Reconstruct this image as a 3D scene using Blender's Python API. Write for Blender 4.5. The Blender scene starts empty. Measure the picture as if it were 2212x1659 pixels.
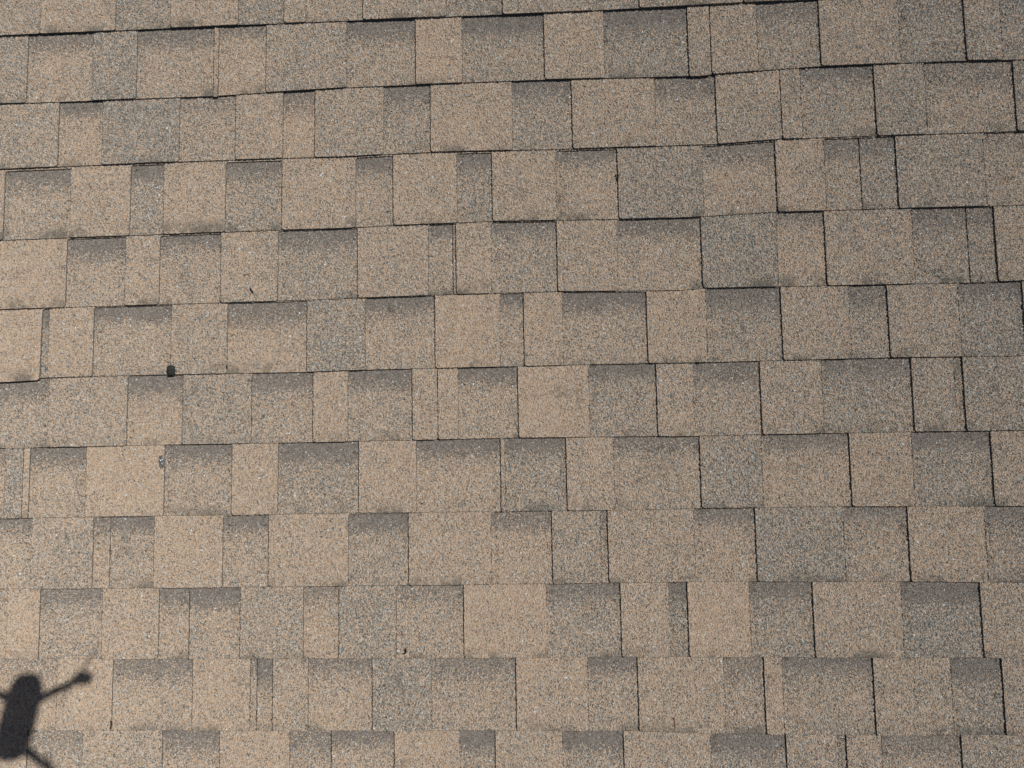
import bpy, bmesh, math, random
from mathutils import Matrix, Vector, noise
from mathutils.geometry import delaunay_2d_cdt

sc = bpy.context.scene
COL = sc.collection
PITCH = math.radians(20.5)                     # slope of the roof
ROOF = Matrix.Rotation(PITCH, 4, 'X')          # roof plane (u right, v up the slope, w off the roof) -> world

# ---------------------------------------------------------------- camera
CAM_LOCAL = Vector((0.0, -0.82086, 1.40346))
CAM_ROT = (Matrix.Rotation(-0.018357, 4, 'Z') @ Matrix.Rotation(0.051985, 4, 'Y')
           @ Matrix.Rotation(0.04762, 4, 'X'))
cd = bpy.data.cameras.new('camera')
cam = bpy.data.objects.new('camera', cd)
COL.objects.link(cam)
cd.sensor_width = 36.0
cd.lens = 36.0 * 1533.0 / 2212.0
cd.clip_start = 0.001
cd.clip_end = 500.0
cam.matrix_world = ROOF @ Matrix.Translation(CAM_LOCAL) @ CAM_ROT
sc.camera = cam
CAM_W = cam.matrix_world.translation.copy()

# ---------------------------------------------------------------- sun and sky
ANTI = Vector((-1.0474, -1.3373, 0.0))         # where the flying camera's own shadow lands
SUN_DIR = (ROOF.to_3x3() @ (CAM_LOCAL - ANTI)).normalized()
sd = bpy.data.lights.new('sun', 'SUN')
sd.energy = 5.0
sd.angle = math.radians(0.53)
sd.color = (1.0, 0.968, 0.92)
sun = bpy.data.objects.new('sun', sd)
COL.objects.link(sun)
sun.rotation_euler = SUN_DIR.to_track_quat('Z', 'Y').to_euler()
sun.location = SUN_DIR * 20.0
world = bpy.data.worlds.new('World')
sc.world = world
world.use_nodes = True
wn = world.node_tree
bg = wn.nodes['Background']
sky = wn.nodes.new('ShaderNodeTexSky')
sky.sky_type = 'NISHITA'
sky.sun_disc = False
sky.sun_elevation = math.asin(SUN_DIR.z)
sky.sun_rotation = math.atan2(SUN_DIR.x, SUN_DIR.y)
wn.links.new(sky.outputs['Color'], bg.inputs['Color'])
bg.inputs['Strength'].default_value = 0.05
sc.view_settings.view_transform = 'Standard'
sc.view_settings.look = 'None'
sc.view_settings.exposure = -0.25
sc.view_settings.gamma = 1.0
sc.view_settings.use_curve_mapping = False
sc.render.engine = 'CYCLES'
sc.cycles.feature_set = 'EXPERIMENTAL'     # granule relief is real displaced geometry
sc.cycles.dicing_rate = 0.45

random.seed(11)
rnd = random.random


# ---------------------------------------------------------------- node helpers
class NT:
    def __init__(self, name):
        self.m = bpy.data.materials.new(name)
        self.m.use_nodes = True
        self.t = self.m.node_tree
        self.b = self.t.nodes['Principled BSDF']
        self.out = self.t.nodes['Material Output']

    def n(self, kind, **kw):
        x = self.t.nodes.new(kind)
        for k, v in kw.items():
            setattr(x, k, v)
        return x

    def l(self, a, b):
        self.t.links.new(a, b)

    def put(self, v, sock):
        if hasattr(v, 'is_output'):
            self.l(v, sock)
        else:
            sock.default_value = v

    def math(self, op, a, b=0.0, c=None):
        x = self.n('ShaderNodeMath', operation=op)
        self.put(a, x.inputs[0])
        self.put(b, x.inputs[1])
        if c is not None:
            self.put(c, x.inputs[2])
        return x.outputs[0]

    def vmath(self, op, a, b):
        x = self.n('ShaderNodeVectorMath', operation=op)
        self.put(a, x.inputs[0])
        self.put(b, x.inputs[1])
        return x.outputs[0]

    def step(self, v, lo, hi, a=0.0, b=1.0):
        x = self.n('ShaderNodeMapRange', interpolation_type='SMOOTHSTEP')
        self.put(v, x.inputs[0])
        for i, q in enumerate((lo, hi, a, b)):
            self.put(q, x.inputs[i + 1])
        return x.outputs[0]

    def noise(self, co, scale, detail=2.0, rough=0.5):
        x = self.n('ShaderNodeTexNoise')
        self.l(co, x.inputs['Vector'])
        x.inputs['Scale'].default_value = scale
        x.inputs['Detail'].default_value = detail
        x.inputs['Roughness'].default_value = rough
        return x.outputs['Fac']

    def ramp(self, v, stops):
        x = self.n('ShaderNodeValToRGB')
        el = x.color_ramp.elements
        while len(el) < len(stops):
            el.new(0.5)
        for e, (p, c) in zip(el, stops):
            e.position = p
            e.color = (*c, 1.0)
        self.l(v, x.inputs[0])
        return x.outputs[0]

    def mix(self, f, a, b, mode='MIX'):
        x = self.n('ShaderNodeMix', data_type='RGBA', blend_type=mode)
        self.put(f, x.inputs[0])
        for v, s in ((a, x.inputs[6]), (b, x.inputs[7])):
            self.put(v if hasattr(v, 'is_output') else (*v, 1.0), s)
        return x.outputs[2]


def granule_material():
    """Mineral granules pressed into asphalt.  The mesh carries, per piece: blend of tan
    against slate granules, strength of the dark printed band along the top, a seed,
    and the distance down from the course above."""
    g = NT('granules')
    tc = g.n('ShaderNodeTexCoord')
    at = g.n('ShaderNodeAttribute', attribute_name='granule_mix')
    sp = g.n('ShaderNodeSeparateXYZ')
    g.l(at.outputs['Vector'], sp.inputs[0])
    tone, band, seed = sp.outputs
    ad = g.n('ShaderNodeAttribute', attribute_name='down')
    down = ad.outputs['Fac']
    cx = g.n('ShaderNodeCombineXYZ')
    g.l(g.math('MULTIPLY', seed, 37.0), cx.inputs[2])
    g.l(g.math('MULTIPLY', seed, 11.0), cx.inputs[0])
    raw = tc.outputs['Object']
    co = g.vmath('ADD', raw, cx.outputs[0])
    # uneven granule outlines: warp the cells a little
    vo = g.n('ShaderNodeTexVoronoi', voronoi_dimensions='3D', feature='F1')
    g.l(co, vo.inputs['Vector'])
    vo.inputs['Scale'].default_value = 490.0
    cs = g.n('ShaderNodeSeparateColor')
    g.l(vo.outputs['Color'], cs.inputs[0])
    r1, r2, r3 = cs.outputs
    v2 = g.n('ShaderNodeTexVoronoi', voronoi_dimensions='3D', feature='F1')
    g.l(co, v2.inputs['Vector'])
    v2.inputs['Scale'].default_value = 360.0
    c2 = g.n('ShaderNodeSeparateColor')
    g.l(v2.outputs['Color'], c2.inputs[0])
    n1 = g.noise(co, 75.0, 3.0, 0.6)
    n2 = g.noise(co, 17.0, 2.0, 0.5)
    te = g.math('ADD', g.math('MULTIPLY_ADD', tone, 0.86, 0.11), g.math('MULTIPLY', g.math('SUBTRACT', n1, 0.5), 0.70))
    te = g.math('ADD', te, g.math('MULTIPLY', g.math('SUBTRACT', n2, 0.5), 0.45))
    istan = g.step(g.math('SUBTRACT', te, r1), -0.11, 0.11)
    tan = g.ramp(r2, TAN)
    grey = g.ramp(r2, GREY)
    col = g.mix(istan, grey, tan)
    # sparse blue-white sun glints painted into the colour, in slightly bigger cells
    glint = g.math('GREATER_THAN', c2.outputs[0], GLINT_T)
    col = g.mix(g.math('MULTIPLY', glint, 0.8), col, g.ramp(c2.outputs[1], GLINT))
    # dark printed band below the course above, breaking up into single granules
    d = g.math('ADD', down, g.math('MULTIPLY', g.math('SUBTRACT', n1, 0.5), 0.040))
    d = g.math('ADD', d, g.math('MULTIPLY', g.math('SUBTRACT', n2, 0.5), 0.030))
    reach = g.math('MULTIPLY_ADD', seed, -0.034, -0.046)     # how far the print reaches differs from tab to tab
    bf = g.math('MULTIPLY', g.step(d, reach, -0.006), band)
    bm = g.step(g.math('SUBTRACT', bf, g.math('MULTIPLY', r3, 0.95)), -0.02, 0.03)
    bm = g.math('MULTIPLY', bm, g.math('SUBTRACT', 1.0, g.math('MULTIPLY', glint, 0.75)))
    col = g.mix(bm, col, g.ramp(r1, BAND))
    # sparse blackish algae and grime blotches, worn granules
    n3 = g.noise(co, 9.0, 4.0, 0.65)
    st = g.math('MULTIPLY', g.step(n3, 0.61, 0.75), g.step(n1, 0.42, 0.62))
    col = g.mix(g.math('MULTIPLY', st, 0.55), col, (0.030, 0.034, 0.032))
    low = g.math('MULTIPLY', g.step(down, -0.112, -0.146), g.step(g.math('ADD', n2, g.math('MULTIPLY', n1, 0.6)), 0.79, 0.99))
    col = g.mix(g.math('MULTIPLY', low, 0.62), col, (0.060, 0.068, 0.060))
    g.l(col, g.b.inputs['Base Color'])
    g.b.inputs['Roughness'].default_value = 0.62
    g.b.inputs['Specular IOR Level'].default_value = 0.35
    g.b.inputs['Diffuse Roughness'].default_value = 1.0
    h = g.math('SUBTRACT', 1.0, vo.outputs['Distance'])
    hh = g.math('ADD', g.math('MULTIPLY', h, 0.6), g.math('MULTIPLY', r2, 0.55))
    dn = g.n('ShaderNodeDisplacement')
    dn.inputs['Midlevel'].default_value = 0.8
    dn.inputs['Scale'].default_value = 0.0036
    g.l(hh, dn.inputs['Height'])
    g.l(dn.outputs[0], g.out.inputs['Displacement'])
    g.m.displacement_method = 'BOTH'
    return g.m


TAN = [(0.0, (0.268, 0.193, 0.137)), (0.3, (0.389, 0.286, 0.199)), (0.72, (0.510, 0.381, 0.268)), (0.94, (0.444, 0.393, 0.329)), (1.0, (0.555, 0.511, 0.445))]
GREY = [(0.0, (0.066, 0.067, 0.060)), (0.4, (0.158, 0.153, 0.137)), (0.75, (0.264, 0.246, 0.212)), (0.95, (0.338, 0.340, 0.320)), (1.0, (0.447, 0.471, 0.461))]
BAND = [(0.0, (0.126, 0.110, 0.095)), (0.6, (0.217, 0.188, 0.161)), (1.0, (0.290, 0.265, 0.233))]
GLINT = [(0.0, (0.36, 0.38, 0.38)), (0.8, (0.50, 0.54, 0.54)), (1.0, (0.74, 0.80, 0.82))]
GLINT_T = 0.987


def plain(name, col, rough=0.6, spec=0.4, metal=0.0, nscale=40.0, namp=0.35, bump=0.0):
    g = NT(name)
    tc = g.n('ShaderNodeTexCoord')
    f = g.noise(tc.outputs['Object'], nscale, 3.0, 0.6)
    c = g.mix(f, tuple(x * (1 - namp) for x in col), tuple(min(1.0, x * (1 + namp)) for x in col))
    g.l(c, g.b.inputs['Base Color'])
    g.b.inputs['Roughness'].default_value = rough
    g.b.inputs['Specular IOR Level'].default_value = spec
    g.b.inputs['Metallic'].default_value = metal
    if bump:
        bp = g.n('ShaderNodeBump')
        bp.inputs['Strength'].default_value = 0.8
        bp.inputs['Distance'].default_value = bump
        g.l(f, bp.inputs['Height'])
        g.l(bp.outputs[0], g.b.inputs['Normal'])
    return g.m


M_GRAN = granule_material()
M_ASPHALT = plain('bare_asphalt', (0.022, 0.021, 0.020), 0.75, 0.3, nscale=500.0, bump=0.0006)
M_FELT = plain('roofing_felt', (0.02, 0.02, 0.02), 0.9, 0.2)
M_WOOD = plain('deck_board', (0.30, 0.21, 0.13), 0.8, 0.2)
M_GRIME = plain('cut_edge', (0.120, 0.110, 0.095), 0.8, 0.2, nscale=400.0, namp=0.6, bump=0.0006)


# ---------------------------------------------------------------- object helpers
def link(name, me, mats, parent=None, loc=(0, 0, 0), label=None, cat=None, group=None, kind=None):
    o = bpy.data.objects.new(name, me)
    COL.objects.link(o)
    if me is not None:
        for m in mats:
            me.materials.append(m)
    o.location = loc
    if parent:
        o.parent = parent
    for k, v in (('label', label), ('category', cat), ('group', group), ('kind', kind)):
        if v:
            o[k] = v
    return o


def from_bm(name, bm, mats, smooth=True, **kw):
    me = bpy.data.meshes.new(name)
    bm.normal_update()
    bm.to_mesh(me)
    bm.free()
    if smooth:
        for p in me.polygons:
            p.use_smooth = True
    return link(name, me, mats, **kw)


def on_roof(o, u, v, w, rz=0.0):
    """stand a top-level thing on the roof plane"""
    o.matrix_world = ROOF @ Matrix.Translation((u, v, w)) @ Matrix.Rotation(rz, 4, 'Z')
    return o

LINES = [  # butt edge of every course: (u, v) in millimetres on the roof plane
    [(-1140.4, 3.2), (-673.4, 2.0), (-410.1, 0.5), (7.8, -3.2), (285.5, -2.7), (473.8, -1.6)],
    [(-1137.9, -142.6), (-1004.0, -144.2), (-673.1, -145.4), (-414.9, -139.9), (-258.0, -139.8), (5.9, -140.7), (281.3, -146.1), (336.1, -144.7), (550.0, -137.3), (829.0, -138.6), (940.2, -141.7)],
    [(-1135.5, -282.1), (-804.1, -280.6), (-531.2, -281.2), (-412.0, -282.8), (-224.7, -280.3), (58.6, -284.5), (277.1, -285.4), (343.5, -286.0), (470.0, -280.7), (651.2, -281.3), (918.1, -282.6)],
    [(-1132.9, -431.9), (-803.1, -430.4), (-534.5, -429.4), (-413.0, -429.9), (-304.8, -427.3), (-103.0, -425.8), (147.2, -429.4), (272.8, -430.7), (455.9, -425.7), (686.5, -426.2), (925.4, -427.9)],
    [(-1130.4, -576.1), (-802.2, -575.2), (-480.5, -574.3), (-378.9, -572.7), (-178.9, -570.7), (24.6, -570.7), (268.5, -575.3), (307.4, -571.7), (545.5, -573.8), (815.1, -575.5), (914.4, -574.3)],
    [(-1127.8, -722.4), (-1036.9, -719.6), (-768.4, -718.7), (-481.1, -719.8), (-398.9, -718.3), (-221.0, -717.5), (-45.4, -717.7), (196.8, -717.2), (264.3, -718.2), (456.9, -717.5), (659.1, -716.7), (910.4, -718.9)],
    [(-1125.4, -862.3), (-738.8, -860.6), (-469.5, -860.8), (-269.3, -859.6), (-59.1, -858.5), (211.7, -860.4), (260.0, -861.2), (412.0, -860.2), (699.7, -859.9), (903.1, -860.3)],
    [(-1122.9, -1005.0), (-895.9, -1002.9), (-576.6, -1002.8), (-379.5, -1001.8), (-96.4, -1002.4), (255.9, -1002.0), (291.5, -1000.2), (576.7, -1000.5), (895.8, -1003.4)],
    [(-1120.5, -1146.4), (-798.6, -1146.5), (-421.5, -1144.7), (-280.0, -1144.2), (2.4, -1142.9), (251.8, -1140.5), (679.4, -1142.9), (888.4, -1146.4)],
    [(-1118.1, -1285.0), (-727.5, -1286.3), (-422.5, -1285.8), (-173.9, -1284.6), (247.5, -1283.0), (494.5, -1284.2), (808.0, -1285.2)],
    [(-954.8, -1425.3), (-441.8, -1424.6), (-74.2, -1422.8), (160.7, -1422.7), (400.1, -1427.8), (602.9, -1428.6), (839.6, -1427.1)],
]
COURSES = [
    [(-1202.3, 'R', 0.55, 0.0), (-1048.8, 'R', 0.7, 0.0), (-885.9, 'L', 0.4, 0.0), (-767.4, 'R', 0.7, 0.0), (-624.3, 'L', 0.4, 0.0), (-527.4, 'R', 0.65, 0.0), (-481.6, 'L', 0.6, 0.0), (-362.9, 'R', 0.65, 0.0), (-191.0, 'L', 0.4, 0.0), (-76.2, 'R', 0.55, 0.0), (105.9, 'L', 0.45, 0.0), (198.9, 'R', 0.5, 0.0), (404.1, 'Rj', 0.55, 0.0), (483.3, 'L', 0.5, 0.0), (609.9, 'R', 0.6, 0.0), (806.5, 'L', 0.5, 0.5), (938.9, 'R', 0.5, 0.0), (1017.8,)],
    [(-1189.9, 'R', 0.42, 0.0), (-1076.4, 'L', 0.7, 0.8), (-934.8, 'R', 0.33, 0.0), (-840.1, 'L', 0.65, 0.9), (-675.7, 'R', 0.7, 0.0), (-666.4, 'L', 0.78, 0.7), (-565.7, 'R', 0.5, 0.0), (-397.5, 'L', 0.6, 1.0), (-255.3, 'R', 0.85, 0.0), (-160.3, 'L', 0.5, 1.2), (6.4, 'R', 0.72, 0.0), (126.3, 'L', 0.42, 1.1), (293.5, 'R', 0.6, 0.0), (337.5, 'Rj', 0.65, 0.0), (429.5, 'L', 0.52, 0.7), (551.2, 'R', 0.62, 0.0), (704.8, 'L', 0.38, 0.4), (829.7, 'R', 0.5, 0.0), (898.3, 'L', 0.4, 0.5), (1003.2,)],
    [(-1182.2, 'R', 0.5, 0.0), (-1007.1, 'L', 0.75, 0.9), (-912.4, 'R', 0.28, 0.0), (-748.4, 'L', 0.6, 0.5), (-630.0, 'R', 0.65, 0.0), (-531.0, 'L', 0.85, 0.8), (-464.4, 'R', 0.55, 0.0), (-322.6, 'L', 0.5, 0.8), (-226.6, 'R', 0.75, 0.0), (-60.9, 'L', 0.5, 0.9), (59.3, 'R', 0.65, 0.0), (224.9, 'L', 0.6, 0.8), (344.8, 'R', 0.58, 0.0), (470.8, 'Rj', 0.6, 0.0), (510.4, 'L', 0.5, 0.9), (652.5, 'R', 0.45, 0.0), (749.0, 'L', 0.6, 0.6), (917.4, 'R', 0.42, 0.0), (1004.2,)],
    [(-1224.8, 'R', 0.7, 0.0), (-1122.1, 'L', 0.6, 1.0), (-979.4, 'R', 0.72, 0.0), (-851.8, 'L', 0.45, 1.2), (-781.1, 'R', 0.75, 0.0), (-651.3, 'L', 0.5, 1.0), (-533.3, 'R', 0.7, 0.0), (-381.0, 'L', 0.6, 1.0), (-304.4, 'R', 0.75, 0.0), (-174.8, 'L', 0.4, 1.1), (-103.6, 'R', 0.7, 0.0), (24.6, 'L', 0.7, 0.9), (147.2, 'R', 0.38, 0.0), (314.0, 'L', 0.65, 0.8), (456.6, 'R', 0.7, 0.0), (550.5, 'L', 0.6, 0.8), (619.0, 'Lj', 0.42, 0.8), (687.9, 'R', 0.45, 0.0), (853.6, 'L', 0.6, 0.4), (970.7,)],
    [(-1231.9, 'R', 0.7, 0.0), (-1131.6, 'Rj', 0.82, 0.0), (-986.5, 'L', 0.65, 1.0), (-861.4, 'R', 0.7, 0.0), (-789.0, 'L', 0.65, 1.0), (-660.8, 'R', 0.65, 0.0), (-542.4, 'L', 0.5, 0.9), (-378.4, 'R', 0.65, 0.0), (-235.0, 'L', 0.55, 0.9), (-185.4, 'Lj', 0.55, 0.6), (-178.4, 'R', 0.7, 0.0), (-108.0, 'L', 0.5, 0.8), (23.4, 'R', 0.62, 0.0), (142.6, 'L', 0.68, 0.9), (307.3, 'R', 0.32, 0.0), (453.2, 'L', 0.75, 0.7), (545.7, 'R', 0.6, 0.0), (712.2, 'L', 0.48, 0.8), (816.0, 'Lj', 0.45, 0.8), (867.2, 'R', 0.62, 0.0), (980.1,)],
    [(-1198.8, 'R', 0.85, 0.0), (-1037.9, 'L', 0.3, 1.2), (-1022.1, 'R', 0.75, 0.0), (-927.7, 'L', 0.62, 1.1), (-763.9, 'R', 0.6, 0.0), (-647.1, 'L', 0.78, 0.9), (-482.7, 'R', 0.38, 0.0), (-364.4, 'L', 0.65, 1.0), (-222.9, 'R', 0.85, 0.0), (-92.9, 'L', 0.6, 1.0), (-45.4, 'R', 0.75, 0.0), (31.3, 'L', 0.6, 1.0), (197.0, 'R', 0.75, 0.0), (312.3, 'L', 0.5, 1.0), (456.9, 'R', 0.62, 0.0), (586.7, 'L', 0.5, 0.8), (659.5, 'R', 0.56, 0.0), (792.6, 'L', 0.3, 1.0), (912.4, 'R', 0.5, 0.0), (989.4,)],
    [(-1186.1, 'L', 0.5, 0.9), (-1020.2, 'R', 0.55, 0.0), (-855.1, 'L', 0.78, 0.9), (-739.1, 'R', 0.42, 0.0), (-597.3, 'L', 0.62, 0.9), (-471.1, 'R', 0.78, 0.0), (-400.4, 'L', 0.6, 1.0), (-270.3, 'R', 0.7, 0.0), (-219.6, 'Rj', 0.75, 0.0), (-178.4, 'L', 0.65, 0.9), (-59.6, 'R', 0.88, 0.0), (80.0, 'L', 0.5, 1.0), (211.9, 'R', 0.65, 0.0), (282.8, 'L', 0.6, 0.9), (411.9, 'R', 0.6, 0.0), (529.2, 'L', 0.45, 0.8), (698.5, 'R', 0.5, 0.0), (778.1, 'L', 0.58, 0.6), (794.5, 'R', 0.4, 0.0), (973.2,)],
    [(-1183.4, 'L', 0.7, 0.7), (-1111.4, 'R', 0.35, 0.0), (-1073.0, 'Rj', 0.75, 0.0), (-1059.3, 'L', 0.7, 1.0), (-940.2, 'R', 0.88, 0.0), (-776.9, 'L', 0.6, 1.0), (-637.3, 'R', 0.8, 0.0), (-543.4, 'L', 0.5, 1.0), (-379.4, 'R', 0.72, 0.0), (-263.6, 'L', 0.72, 1.0), (-96.1, 'R', 0.6, 0.0), (-87.9, 'L', 0.42, 1.1), (32.8, 'R', 0.7, 0.0), (124.5, 'L', 0.65, 0.8), (291.8, 'R', 0.4, 0.0), (409.6, 'L', 0.72, 0.8), (576.1, 'R', 0.7, 0.0), (693.1, 'L', 0.38, 1.0), (839.8, 'R', 0.62, 0.0), (965.5,)],
    [(-1180.6, 'L', 0.65, 0.9), (-1053.3, 'R', 0.5, 0.0), (-924.1, 'L', 0.78, 0.8), (-889.4, 'Lj', 0.6, 1.0), (-797.1, 'R', 0.82, 0.0), (-656.1, 'L', 0.6, 1.0), (-562.6, 'R', 0.75, 0.0), (-401.5, 'L', 0.55, 1.0), (-281.0, 'R', 0.72, 0.0), (-117.7, 'L', 0.78, 0.8), (1.7, 'R', 0.48, 0.0), (95.8, 'L', 0.5, 0.5), (110.2, 'R', 0.65, 0.0), (276.0, 'L', 0.72, 0.9), (393.3, 'R', 0.32, 0.0), (559.1, 'L', 0.6, 0.7), (679.1, 'R', 0.72, 0.0), (820.9, 'L', 0.5, 0.8), (957.8,)],
    [(-1177.9, 'L', 0.8, 0.4), (-1101.7, 'R', 0.8, 0.0), (-1033.7, 'L', 0.55, 0.8), (-903.4, 'R', 0.72, 0.0), (-786.7, 'L', 0.72, 0.9), (-725.0, 'Lj', 0.65, 1.1), (-620.1, 'R', 0.5, 0.0), (-492.7, 'L', 0.82, 0.6), (-421.1, 'R', 0.42, 0.0), (-307.5, 'L', 0.62, 0.6), (-173.8, 'R', 0.88, 0.0), (-11.7, 'L', 0.5, 0.8), (131.6, 'R', 0.7, 0.0), (224.0, 'L', 0.38, 1.0), (259.8, 'R', 0.92, 0.0), (377.0, 'L', 0.5, 0.9), (496.3, 'R', 0.65, 0.0), (660.8, 'L', 0.32, 1.2), (806.3, 'R', 0.6, 0.0), (950.2,)],
    [(-1175.2, 'L', 0.8, 0.5), (-996.0, 'R', 0.8, 0.0), (-881.0, 'L', 0.7, 0.8), (-716.9, 'R', 0.8, 0.0), (-600.4, 'L', 0.6, 0.6), (-587.3, 'Lj', 0.65, 1.2), (-554.7, 'R', 0.62, 0.0), (-484.0, 'L', 0.75, 0.8), (-355.7, 'R', 0.36, 0.0), (-238.6, 'L', 0.6, 0.7), (-73.8, 'R', 0.75, 0.0), (65.0, 'L', 0.6, 1.0), (160.8, 'R', 0.7, 0.0), (324.2, 'L', 0.6, 0.6), (400.0, 'R', 0.78, 0.0), (433.8, 'L', 0.55, 0.9), (603.3, 'R', 0.6, 0.0), (745.4, 'L', 0.38, 1.0), (839.0, 'R', 0.55, 0.0), (951.1,)],
    [(-1173.0, 'R', 0.7, 0.0), (-1057.0, 'L', 0.6, 0.6), (-941.9, 'R', 0.55, 0.0), (-778.6, 'L', 0.7, 0.9), (-662.1, 'R', 0.8, 0.0), (-521.5, 'L', 0.6, 0.7), (-439.3, 'Lj', 0.65, 0.9), (-313.7, 'R', 0.78, 0.0), (-185.7, 'L', 0.48, 1.1), (-116.3, 'R', 0.65, 0.0), (13.5, 'L', 0.5, 1.2), (130.6, 'R', 0.65, 0.0), (295.4, 'L', 0.38, 1.1), (436.7, 'R', 0.6, 0.0), (532.1, 'L', 0.5, 0.4), (547.5, 'Rj', 0.6, 0.0), (613.2, 'L', 0.56, 0.7), (758.8, 'R', 0.48, 0.0), (945.2,)],
]
# ---------------------------------------------------------------- the roof
PITCHV = 0.143        # exposure of one course
R_UP = 0.0024         # laminated tab stands this much above the base layer
BASE = 0.0018         # base layer
SLOPE = (R_UP + BASE) / PITCHV


def interp(l, u):
    u *= 1000.0
    if u <= l[0][0]:
        return l[0][1] / 1000.0
    for (a, b), (c, d) in zip(l, l[1:]):
        if u <= c:
            return (b + (d - b) * (u - a) / (c - a)) / 1000.0
    return l[-1][1] / 1000.0


def vline(i, u):
    """butt edge of course i"""
    if i < 0:
        return interp(LINES[0], u) - i * PITCHV
    if i > 10:
        return interp(LINES[10], u) - (i - 10) * PITCHV
    return interp(LINES[i], u)


# slot top drop below the course above: (at left, at right), millimetres
DROP = {3: (4.5, 1.6), 4: (3.2, 1.2), 5: (2.6, 1.2), 6: (0.6, 0.4), 8: (3.0, 0.2), 9: (0.4, 0.0)}
# loosely seated courses: lift of the butt, millimetres
LIFT = {0: 1.0, 1: 0.9, 2: 0.5, 3: 0.35, 4: 0.25, 5: 0.25}


def lift(i, u, d):
    base = LIFT.get(i, 0.12)
    n = noise.noise(Vector((u * 2.6, i * 7.3, 1.7))) + 0.6 * noise.noise(Vector((u * 9.0, i * 3.1, 4.2)))
    f = max(0.0, 1.0 - d / 0.09)
    return 0.001 * base * max(0.0, 0.75 + 1.3 * n) * f * f


def surf(i, u, v, up, extra=0.0):
    """height of the granule surface of course i"""
    vt, vb = vline(i - 1, u), vline(i, u)
    d = v - vb
    w = SLOPE * (vt - v) * PITCHV / max(0.08, vt - vb) if v < vt else -SLOPE * (v - vt)
    return w + (R_UP if up else 0.0) + lift(i, u, d) + extra * max(0.0, 1.0 - d / 0.12)


def edge_pts(p, q, i, step, amp):
    """points from p (included) towards q (left out), ragged like a knife cut through granules"""
    n = max(1, int((Vector(q) - Vector(p)).length / step))
    dx, dy = q[0] - p[0], q[1] - p[1]
    L = math.hypot(dx, dy) or 1.0
    nx, ny = -dy / L, dx / L
    r = []
    for k in range(n):
        t = k / n
        j = 0.0 if k == 0 else (rnd() - 0.5) * 2 * amp + amp * 0.8 * noise.noise(Vector((p[0] * 50 + t * L * 60, p[1] * 50, i)))
        r.append((p[0] + dx * t + nx * j, p[1] + dy * t + ny * j))
    return r


def outline(i, u0, u1, typ, unext, uprev_is_joint, db, coarse):
    s = 0.0030 if not coarse else 0.05
    a = 0.00042 if not coarse else 0.0
    up = typ == 'R'
    g0 = 0.0006 if uprev_is_joint else 0.0
    sk = (rnd() - 0.5) * 0.0012
    if not up:
        ul, ur = u0 - 0.004 + (0.004 + g0 if uprev_is_joint else 0), u1 + 0.004
    else:
        ul, ur = u0 + g0, u1
    pts = []
    ub = [ul + (ur - ul) * k / max(1, int((ur - ul) / 0.012)) for k in range(max(1, int((ur - ul) / 0.012)) + 1)]
    rc = 0.0045 if up and (ur - ul) > 0.02 else 0.0012
    # bottom edge, left to right, corners eased
    poly = []
    vbl, vbr = vline(i, ul) - db, vline(i, ur) - db
    lean = lambda v, u: u + sk * ((v - vline(i, u)) / PITCHV - 0.5)
    poly.append((ul, vbl + rc))
    poly.append((ul + rc * 0.3, vbl + rc * 0.3))
    poly.append((ul + rc, vbl))
    for u in ub[1:-1]:
        if ul + rc * 1.2 < u < ur - rc * 1.2:
            poly.append((u, vline(i, u) - db))
    poly.append((ur - rc, vbr))
    poly.append((ur - rc * 0.3, vbr + rc * 0.3))
    poly.append((ur, vbr + rc))
    top = 0.022
    if up and unext is not None and i in DROP:
        a0, a1 = DROP[i]
        f = min(1.0, max(0.0, (u1 + 1.1) / 2.0))
        dr = 0.001 * (a0 + (a1 - a0) * f) * (0.75 + 0.5 * rnd())
        ue = unext - 0.0004
        poly.append((ur, vline(i - 1, ur) - dr - 0.003))
        poly.append((ur + 0.003, vline(i - 1, ur) - dr))
        poly.append((ue - 0.0005, vline(i - 1, ue) - dr))
        poly.append((ue, vline(i - 1, ue) + top))
    else:
        poly.append((ur, vline(i - 1, ur) + top))
    poly.append((ul, vline(i - 1, ul) + top))
    res = []
    for k, p in enumerate(poly):
        q = poly[(k + 1) % len(poly)]
        hidden = min(p[1], q[1]) > vline(i - 1, p[0]) + 0.004
        res += edge_pts(p, q, i, (0.006 if not coarse else 0.05) if hidden else s, 0.0 if hidden else a)
    return res


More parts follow.
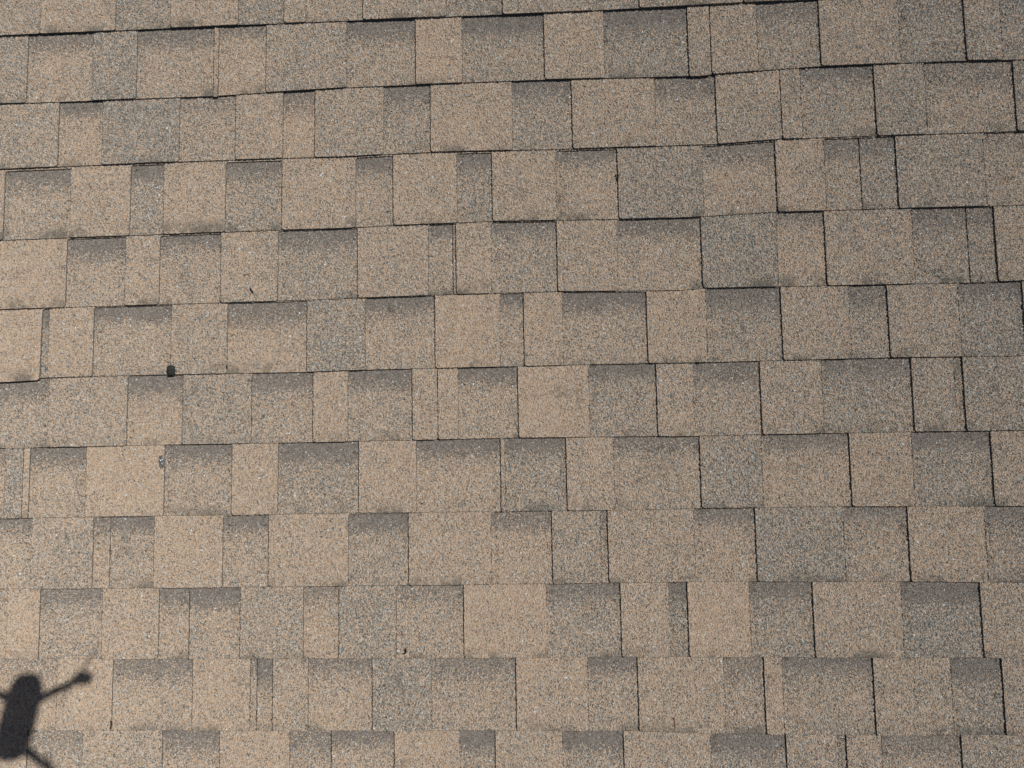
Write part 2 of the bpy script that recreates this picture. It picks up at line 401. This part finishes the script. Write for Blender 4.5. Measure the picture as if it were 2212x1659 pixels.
def piece_geometry(i, u0, u1, typ, unext, joint, db=0.0, extra=0.0, coarse=False):
    up = typ == 'R'
    ring = outline(i, u0, u1, typ, unext, joint, db, coarse)
    n = len(ring)
    pts = [Vector(p) for p in ring]
    if not coarse:
        # a second ring a few millimetres in, then a loose grid: keeps the triangles well shaped
        for k in range(0, n, 2):
            (xa, ya), (xb, yb) = ring[k - 1], ring[(k + 1) % n]
            L = math.hypot(xb - xa, yb - ya) or 1.0
            x, y = ring[k][0] - (yb - ya) / L * 0.0045, ring[k][1] + (xb - xa) / L * 0.0045
            if u0 + 0.003 < x < u1 - 0.003 and vline(i, x) - db + 0.003 < y < vline(i - 1, x) + 0.019:
                pts.append(Vector((x, y)))
        nu = int((u1 - u0 - 0.014) / 0.014)
        for a in range(nu):
            for b in range(9):
                u = u0 + 0.011 + (u1 - u0 - 0.022) * (a + 0.5) / nu
                pts.append(Vector((u + 0.003 * (b % 2), vline(i, u) + 0.013 + b * 0.0155)))
    vv, ee, ff, ov, oe, of = delaunay_2d_cdt(pts, [], [list(range(n))], 1, 1e-7, True)
    def inside(f):
        x = sum(vv[q].x for q in f) / len(f)
        y = sum(vv[q].y for q in f) / len(f)
        c = False
        for a in range(n):
            (x0, y0), (x1, y1) = ring[a], ring[a - 1]
            if (y0 > y) != (y1 > y) and x < (x1 - x0) * (y - y0) / (y1 - y0) + x0:
                c = not c
        return c
    ff = [f for f in ff if inside(f)]
    top = [(p.x, p.y, surf(i, p.x, p.y, up, extra)) for p in vv]
    thick = (R_UP + 0.0014) if up else 0.0016
    idx = {}
    for k, o in enumerate(ov):
        for q in o:
            idx[q] = k
    loop = [idx[k] for k in range(n)]
    m = len(top)
    verts = list(top)
    for dz in (0.0, thick):                   # the cut side has vertices of its own, so its shading stays apart
        for k in loop:
            x, y, z = top[k]
            verts.append((x, y, z - dz))
    faces = [tuple(f) for f in ff]
    mat = [0] * len(faces)
    for k in range(n):
        j = (k + 1) % n
        if loop[k] != loop[j]:
            faces.append((m + j, m + k, m + n + k, m + n + j))
            mat.append(1)
    return verts, faces, mat


def relief(o):
    md = o.modifiers.new('relief', 'SUBSURF')
    md.subdivision_type = 'SIMPLE'
    o.cycles.use_adaptive_subdivision = True


def mesh(name, verts, faces, mat, mixes, downs):
    me = bpy.data.meshes.new(name)
    me.from_pydata(verts, [], faces)
    a = me.attributes.new('granule_mix', 'FLOAT_VECTOR', 'POINT')
    a.data.foreach_set('vector', [c for m in mixes for c in m])
    a = me.attributes.new('down', 'FLOAT', 'POINT')
    a.data.foreach_set('value', downs)
    me.polygons.foreach_set('material_index', mat)
    for p in me.polygons:
        p.use_smooth = p.material_index == 0
    me.update()
    return me


roof = link('roof', None, [], label='tan and grey asphalt shingle roof slope filling the whole view', cat='roof')
roof.matrix_world = ROOF

bm = bmesh.new()
bmesh.ops.create_cube(bm, size=1.0, matrix=Matrix.Translation((0, -0.75, -0.0160)) @ Matrix.Diagonal((4.6, 3.9, 0.018, 1)))
from_bm('roof_deck', bm, [M_WOOD], smooth=False, parent=roof)
bm = bmesh.new()
bmesh.ops.create_cube(bm, size=1.0, matrix=Matrix.Translation((0, -0.75, -0.0055)) @ Matrix.Diagonal((4.6, 3.9, 0.002, 1)))
from_bm('underlay', bm, [M_FELT], smooth=False, parent=roof)

# pieces that sit proud of their course: (course, index) -> (lower the butt by, lift)
ODD = {(5, 0): (0.0050, 0.0016), (1, 4): (0.0030, 0.0006), (1, 12): (0.0025, 0.0004), (10, 18): (0.0, 0.0)}
for i, row in enumerate(COURSES):
    for k in range(len(row) - 1):
        u0, ty, tone, band = row[k]
        u0 /= 1000.0
        u1 = row[k + 1][0] / 1000.0
        joint = ty.endswith('j')
        ty = ty[0]
        unext = None
        if ty == 'R' and k + 2 < len(row) and row[k + 1][1][0] == 'L':
            m = k + 1
            while m < len(row) - 1 and row[m][1][0] == 'L':
                m += 1
            unext = row[m][0] / 1000.0
        db, ex = ODD.get((i, k), (0.0, 0.0))
        nxt_joint = k + 2 < len(row) and row[k + 1][1].endswith('j')
        uu1 = u1 - (0.0046 if ty == 'L' and nxt_joint and row[k + 1][1][0] == 'L' else 0.0) - (0.0006 if ty == 'R' and nxt_joint else 0.0)
        verts, faces, mat = piece_geometry(i, u0, uu1, ty, unext, joint, db, ex)
        org = Vector((u0, vline(i - 1, (u0 + u1) / 2), 0.0))
        verts = [(x - org.x, y - org.y, z) for x, y, z in verts]
        o = link('shingle', mesh('shingle', verts, faces, mat, [(tone, band, rnd())] * len(verts), [p[1] for p in verts]), [M_GRAN, M_GRIME], parent=roof, loc=org)
        relief(o)

# the courses and ends of courses that run on beyond the edges of the view, one sheet
V, F, MI, MX, DN = [], [], [], [], []
for i in range(-7, 20):
    spans = [(-2.2, 2.2)]
    if 0 <= i < len(COURSES):
        spans = [(-2.2, COURSES[i][0][0] / 1000.0 - 0.001), (COURSES[i][-1][0] / 1000.0 + 0.001, 2.2)]
    for a, b in spans:
        u = a
        ty = 'R'
        while u < b - 0.03:
            w = min(b, u + (0.07 + 0.11 * rnd()))
            if b - w < 0.05:
                w = b
            verts, faces, mat = piece_geometry(i, u, w, ty, None, False, coarse=True)
            s = len(V)
            V += verts
            F += [tuple(s + q for q in f) for f in faces]
            MI += mat
            mx = (0.35 + 0.5 * rnd(), 0.7 + 0.5 * rnd() if ty == 'L' else 0.0, rnd())
            MX += [mx] * len(verts)
            DN += [p[1] - vline(i - 1, (u + w) / 2) for p in verts]
            u = w
            ty = 'L' if ty == 'R' else 'R'
o = link('shingle_field', mesh('shingle_field', V, F, MI, MX, DN), [M_GRAN, M_GRIME], parent=roof, kind='stuff')
relief(o)

# ---------------------------------------------------------------- small things lying on the roof
def top_at(u, v):
    for i in range(12):
        if vline(i, u) <= v:
            return surf(i, u, v, True)
    return R_UP


M_MOSS = plain('dry_moss', (0.040, 0.042, 0.036), 0.95, 0.15, nscale=900.0, namp=0.8, bump=0.0012)
M_MOSS2 = plain('moss_tips', (0.085, 0.088, 0.075), 0.9, 0.2, nscale=900.0, namp=0.6)
M_TAR = plain('dark_tar', (0.115, 0.118, 0.115), 0.6, 0.4, nscale=700.0, namp=0.7, bump=0.0007)
M_WHITE = plain('white_grit', (0.82, 0.86, 0.87), 0.35, 0.5, nscale=300.0, namp=0.05)
M_TWIG = plain('dark_twig', (0.028, 0.024, 0.020), 0.85, 0.2, nscale=600.0, namp=0.5)
M_NEEDLE = plain('rusty_needle', (0.22, 0.095, 0.045), 0.7, 0.3, nscale=600.0, namp=0.3)


def lump(rx, ry, rz, seed, rough, sub=4, fr=160.0):
    bm = bmesh.new()
    bmesh.ops.create_icosphere(bm, subdivisions=sub, radius=1.0)
    for v in bm.verts:
        d = v.co.normalized()
        k = 1.0 + rough * noise.noise(Vector((d.x * 2.1 + seed, d.y * 2.1, d.z * 2.1))) + 0.6 * rough * noise.noise(d * 6.0 + Vector((seed, 3, 1)))
        v.co = Vector((d.x * rx * k, d.y * ry * k, max(-0.15, d.z) * rz * k))
    return bm


mu, mv = -0.7607, -0.7108
moss = link('moss_clump', None, [], label='small dark round moss clump perched on a shingle butt edge at left', cat='moss')
on_roof(moss, mu, mv, top_at(mu, mv))
from_bm('cushion', lump(0.0082, 0.0100, 0.0050, 2.3, 0.55), [M_MOSS], parent=moss)
bm = bmesh.new()
for k in range(240):
    a, r = rnd() * 6.283, math.sqrt(rnd())
    x, y = 0.0086 * r * math.cos(a), 0.0106 * r * math.sin(a)
    z = 0.0054 * math.sqrt(max(0.0, 1 - r * r))
    t = Vector((x * 0.5 + (rnd() - 0.5) * 0.01, y * 0.5 + (rnd() - 0.5) * 0.01, 0.010)).normalized() * (0.0010 + 0.0012 * rnd())
    s = Vector((rnd() - 0.5, rnd() - 0.5, 0)).normalized() * 0.0005
    p = Vector((x, y, z))
    bm.faces.new([bm.verts.new(p - s), bm.verts.new(p + s), bm.verts.new(p + t)])
from_bm('moss_tips', bm, [M_MOSS2], smooth=False, parent=moss, kind='stuff')

gu, gv = -0.7829, -0.8962
tar = link('tar_spot', None, [], label='small dark grey tar spot with shiny white grit on tan shingle edge', cat='stain')
on_roof(tar, gu, gv, top_at(gu, gv), 0.12)
from_bm('smear', lump(0.0048, 0.0100, 0.0008, 7.1, 0.6), [M_TAR], parent=tar)
for x, y, r in ((-0.0012, 0.0040, 0.0014), (0.0028, 0.0052, 0.0012), (0.0010, -0.0028, 0.0010)):
    o = from_bm('grit', lump(r, r * 0.9, r * 0.9, x * 900, 0.4, 2), [M_WHITE], parent=tar)
    o.location = (x, y, 0.0008)


def stick(name, u, v, pts, r, mat, label, cat):
    """a tapering bit of debris along pts (metres, lying on the roof)"""
    bm = bmesh.new()
    rings = []
    for k, (x, y) in enumerate(pts):
        a = pts[max(0, k - 1)]
        b = pts[min(len(pts) - 1, k + 1)]
        t = Vector((b[0] - a[0], b[1] - a[1], 0)).normalized()
        s = Vector((-t.y, t.x, 0))
        rr = r * (0.55 + 0.6 * math.sin(math.pi * (k + 0.6) / (len(pts) + 0.4)))
        rings.append([bm.verts.new(Vector((x, y, r)) + s * rr * math.cos(q) + Vector((0, 0, rr * math.sin(q))))
                      for q in [j * math.pi / 3 for j in range(6)]])
    for a, b in zip(rings, rings[1:]):
        for j in range(6):
            bm.faces.new([a[j], a[(j + 1) % 6], b[(j + 1) % 6], b[j]])
    bm.faces.new(rings[0][::-1])
    bm.faces.new(rings[-1])
    o = from_bm(name, bm, [mat], label=label, cat=cat)
    return on_roof(o, u, v, top_at(u, v) - 0.0003)


stick('twig', -0.8814, -1.4142, [(-0.0005, 0.009), (0.0008, 0.005), (0.0014, 0.001), (0.0008, -0.003), (-0.0016, -0.008)], 0.0013, M_TWIG,
      'tiny black twig stub standing on a shingle right of the drone shadow', 'twig')
stick('twig', -0.2894, -1.2707, [(0.0018, 0.007), (0.0014, 0.002), (0.0010, -0.003), (-0.0020, -0.0055), (-0.0048, -0.0045)], 0.0011, M_TWIG,
      'tiny dark hooked twig near a butt edge at bottom centre', 'twig')
stick('pine_needle', 0.2272, -1.4051, [(-0.0010, 0.008), (0.0004, 0.003), (-0.0002, -0.003), (0.0010, -0.009)], 0.0008, M_NEEDLE,
      'thin rusty brown needle lying on a tan shingle at lower right', 'needle')
stick('twig', -0.5952, -0.5526, [(-0.0028, 0.005), (-0.0012, 0.001), (0.0008, -0.001), (0.0026, -0.0055)], 0.0014, M_TWIG,
      'tiny dark slanted chip of bark on a shingle at upper left', 'twig')
stick('twig', 0.1466, -0.3424, [(0.0, 0.006), (-0.0016, 0.002), (0.0026, 0.0), (-0.0005, -0.003), (0.0012, -0.007)], 0.0012, M_TWIG,
      'tiny dark crooked twig caught on a vertical shingle edge at upper centre', 'twig')
stick('twig', -0.647, -0.7063, [(0.0004, 0.004), (0.0, 0.0), (-0.0004, -0.004)], 0.0010, M_TWIG,
      'tiny dark splinter at a shingle seam right of the moss clump', 'twig')

# ---------------------------------------------------------------- the drone that carries the camera
M_SHELL = plain('grey_plastic', (0.42, 0.43, 0.44), 0.5, 0.4, nscale=200.0, namp=0.04)
M_BLACK = plain('black_plastic', (0.03, 0.03, 0.032), 0.5, 0.4, nscale=200.0, namp=0.1)
M_GLASS = plain('lens_glass', (0.01, 0.01, 0.014), 0.08, 0.6)
drone = link('quadcopter_drone', None, [], label='small grey quadcopter drone hovering above the roof and casting its shadow', cat='drone')
drone.matrix_world = Matrix.Translation(CAM_W)


def superlump(rx, ry, rz, e=2.8):
    bm = bmesh.new()
    bmesh.ops.create_uvsphere(bm, u_segments=32, v_segments=20, radius=1.0)
    for v in bm.verts:
        d = v.co
        k = (abs(d.x) ** e + abs(d.y) ** e + abs(d.z) ** e) ** (-1.0 / e)
        v.co = Vector((d.x * rx * k, d.y * ry * k, d.z * rz * k))
    return bm


def rod(a, b, ra, rb):
    bm = bmesh.new()
    a, b = Vector(a), Vector(b)
    bmesh.ops.create_cone(bm, segments=12, cap_ends=True, radius1=ra, radius2=rb, depth=(b - a).length,
                          matrix=Matrix.Translation((a + b) / 2) @ (b - a).to_track_quat('Z', 'Y').to_matrix().to_4x4())
    return bm


o = from_bm('body', superlump(0.034, 0.082, 0.019, 3.2), [M_SHELL], parent=drone, loc=(0.006, -0.061, 0.028))
look = (cam.matrix_world.to_3x3() @ Vector((0, 0, -1))).normalized()
q = look.to_track_quat('Z', 'Y').to_matrix().to_4x4()
bm = superlump(0.011, 0.010, 0.009, 4.0)
bm.transform(Matrix.Translation(-look * 0.016) @ q)
gc = from_bm('gimbal_camera', bm, [M_BLACK], parent=drone)
bm = bmesh.new()
bmesh.ops.create_cone(bm, segments=24, cap_ends=True, radius1=0.006, radius2=0.006, depth=0.003, matrix=Matrix.Translation(-look * 0.0058) @ q)
from_bm('lens', bm, [M_GLASS], smooth=False, parent=gc)
for sx in (1, -1):
    for root, tip, ang in (((0.026, -0.030, 0.018), (0.120, 0.011, 0.030), 1.12), ((0.024, -0.122, 0.006), (0.108, -0.172, 0.004), -1.0)):
        r_, t_ = Vector((root[0] * sx, *root[1:])), Vector((tip[0] * sx, *tip[1:]))
        arm = from_bm('arm', rod(r_, t_, 0.0095, 0.0066), [M_SHELL], parent=drone)
        from_bm('motor', rod(t_ + Vector((0, 0, -0.013)), t_ + Vector((0, 0, 0.014)), 0.0135, 0.0120), [M_BLACK], parent=arm)
        bm = bmesh.new()
        for s in (1, -1):
            dr = Vector((math.cos(ang) * sx, math.sin(ang), 0)) * s
            pr = Vector((-dr.y, dr.x, 0))
            c = t_ + Vector((0, 0, 0.017))
            prev = None
            for k in range(7):
                f = k / 6.0
                wd = 0.0013 + 0.0015 * math.sin(math.pi * min(1.0, f * 1.05)) 
                p = c + dr * (0.004 + 0.054 * f)
                ringv = [bm.verts.new(p + pr * wd + Vector((0, 0, 0.0016))), bm.verts.new(p - pr * wd),
                         bm.verts.new(p - pr * wd + Vector((0, 0, -0.0008))), bm.verts.new(p + pr * wd + Vector((0, 0, 0.0008)))]
                if prev:
                    for j in range(4):
                        bm.faces.new([prev[j], prev[(j + 1) % 4], ringv[(j + 1) % 4], ringv[j]])
                else:
                    bm.faces.new(ringv)
                prev = ringv
            bm.faces.new(prev)
        bmesh.ops.recalc_face_normals(bm, faces=bm.faces)
        from_bm('propeller', bm, [M_BLACK], smooth=False, parent=arm)
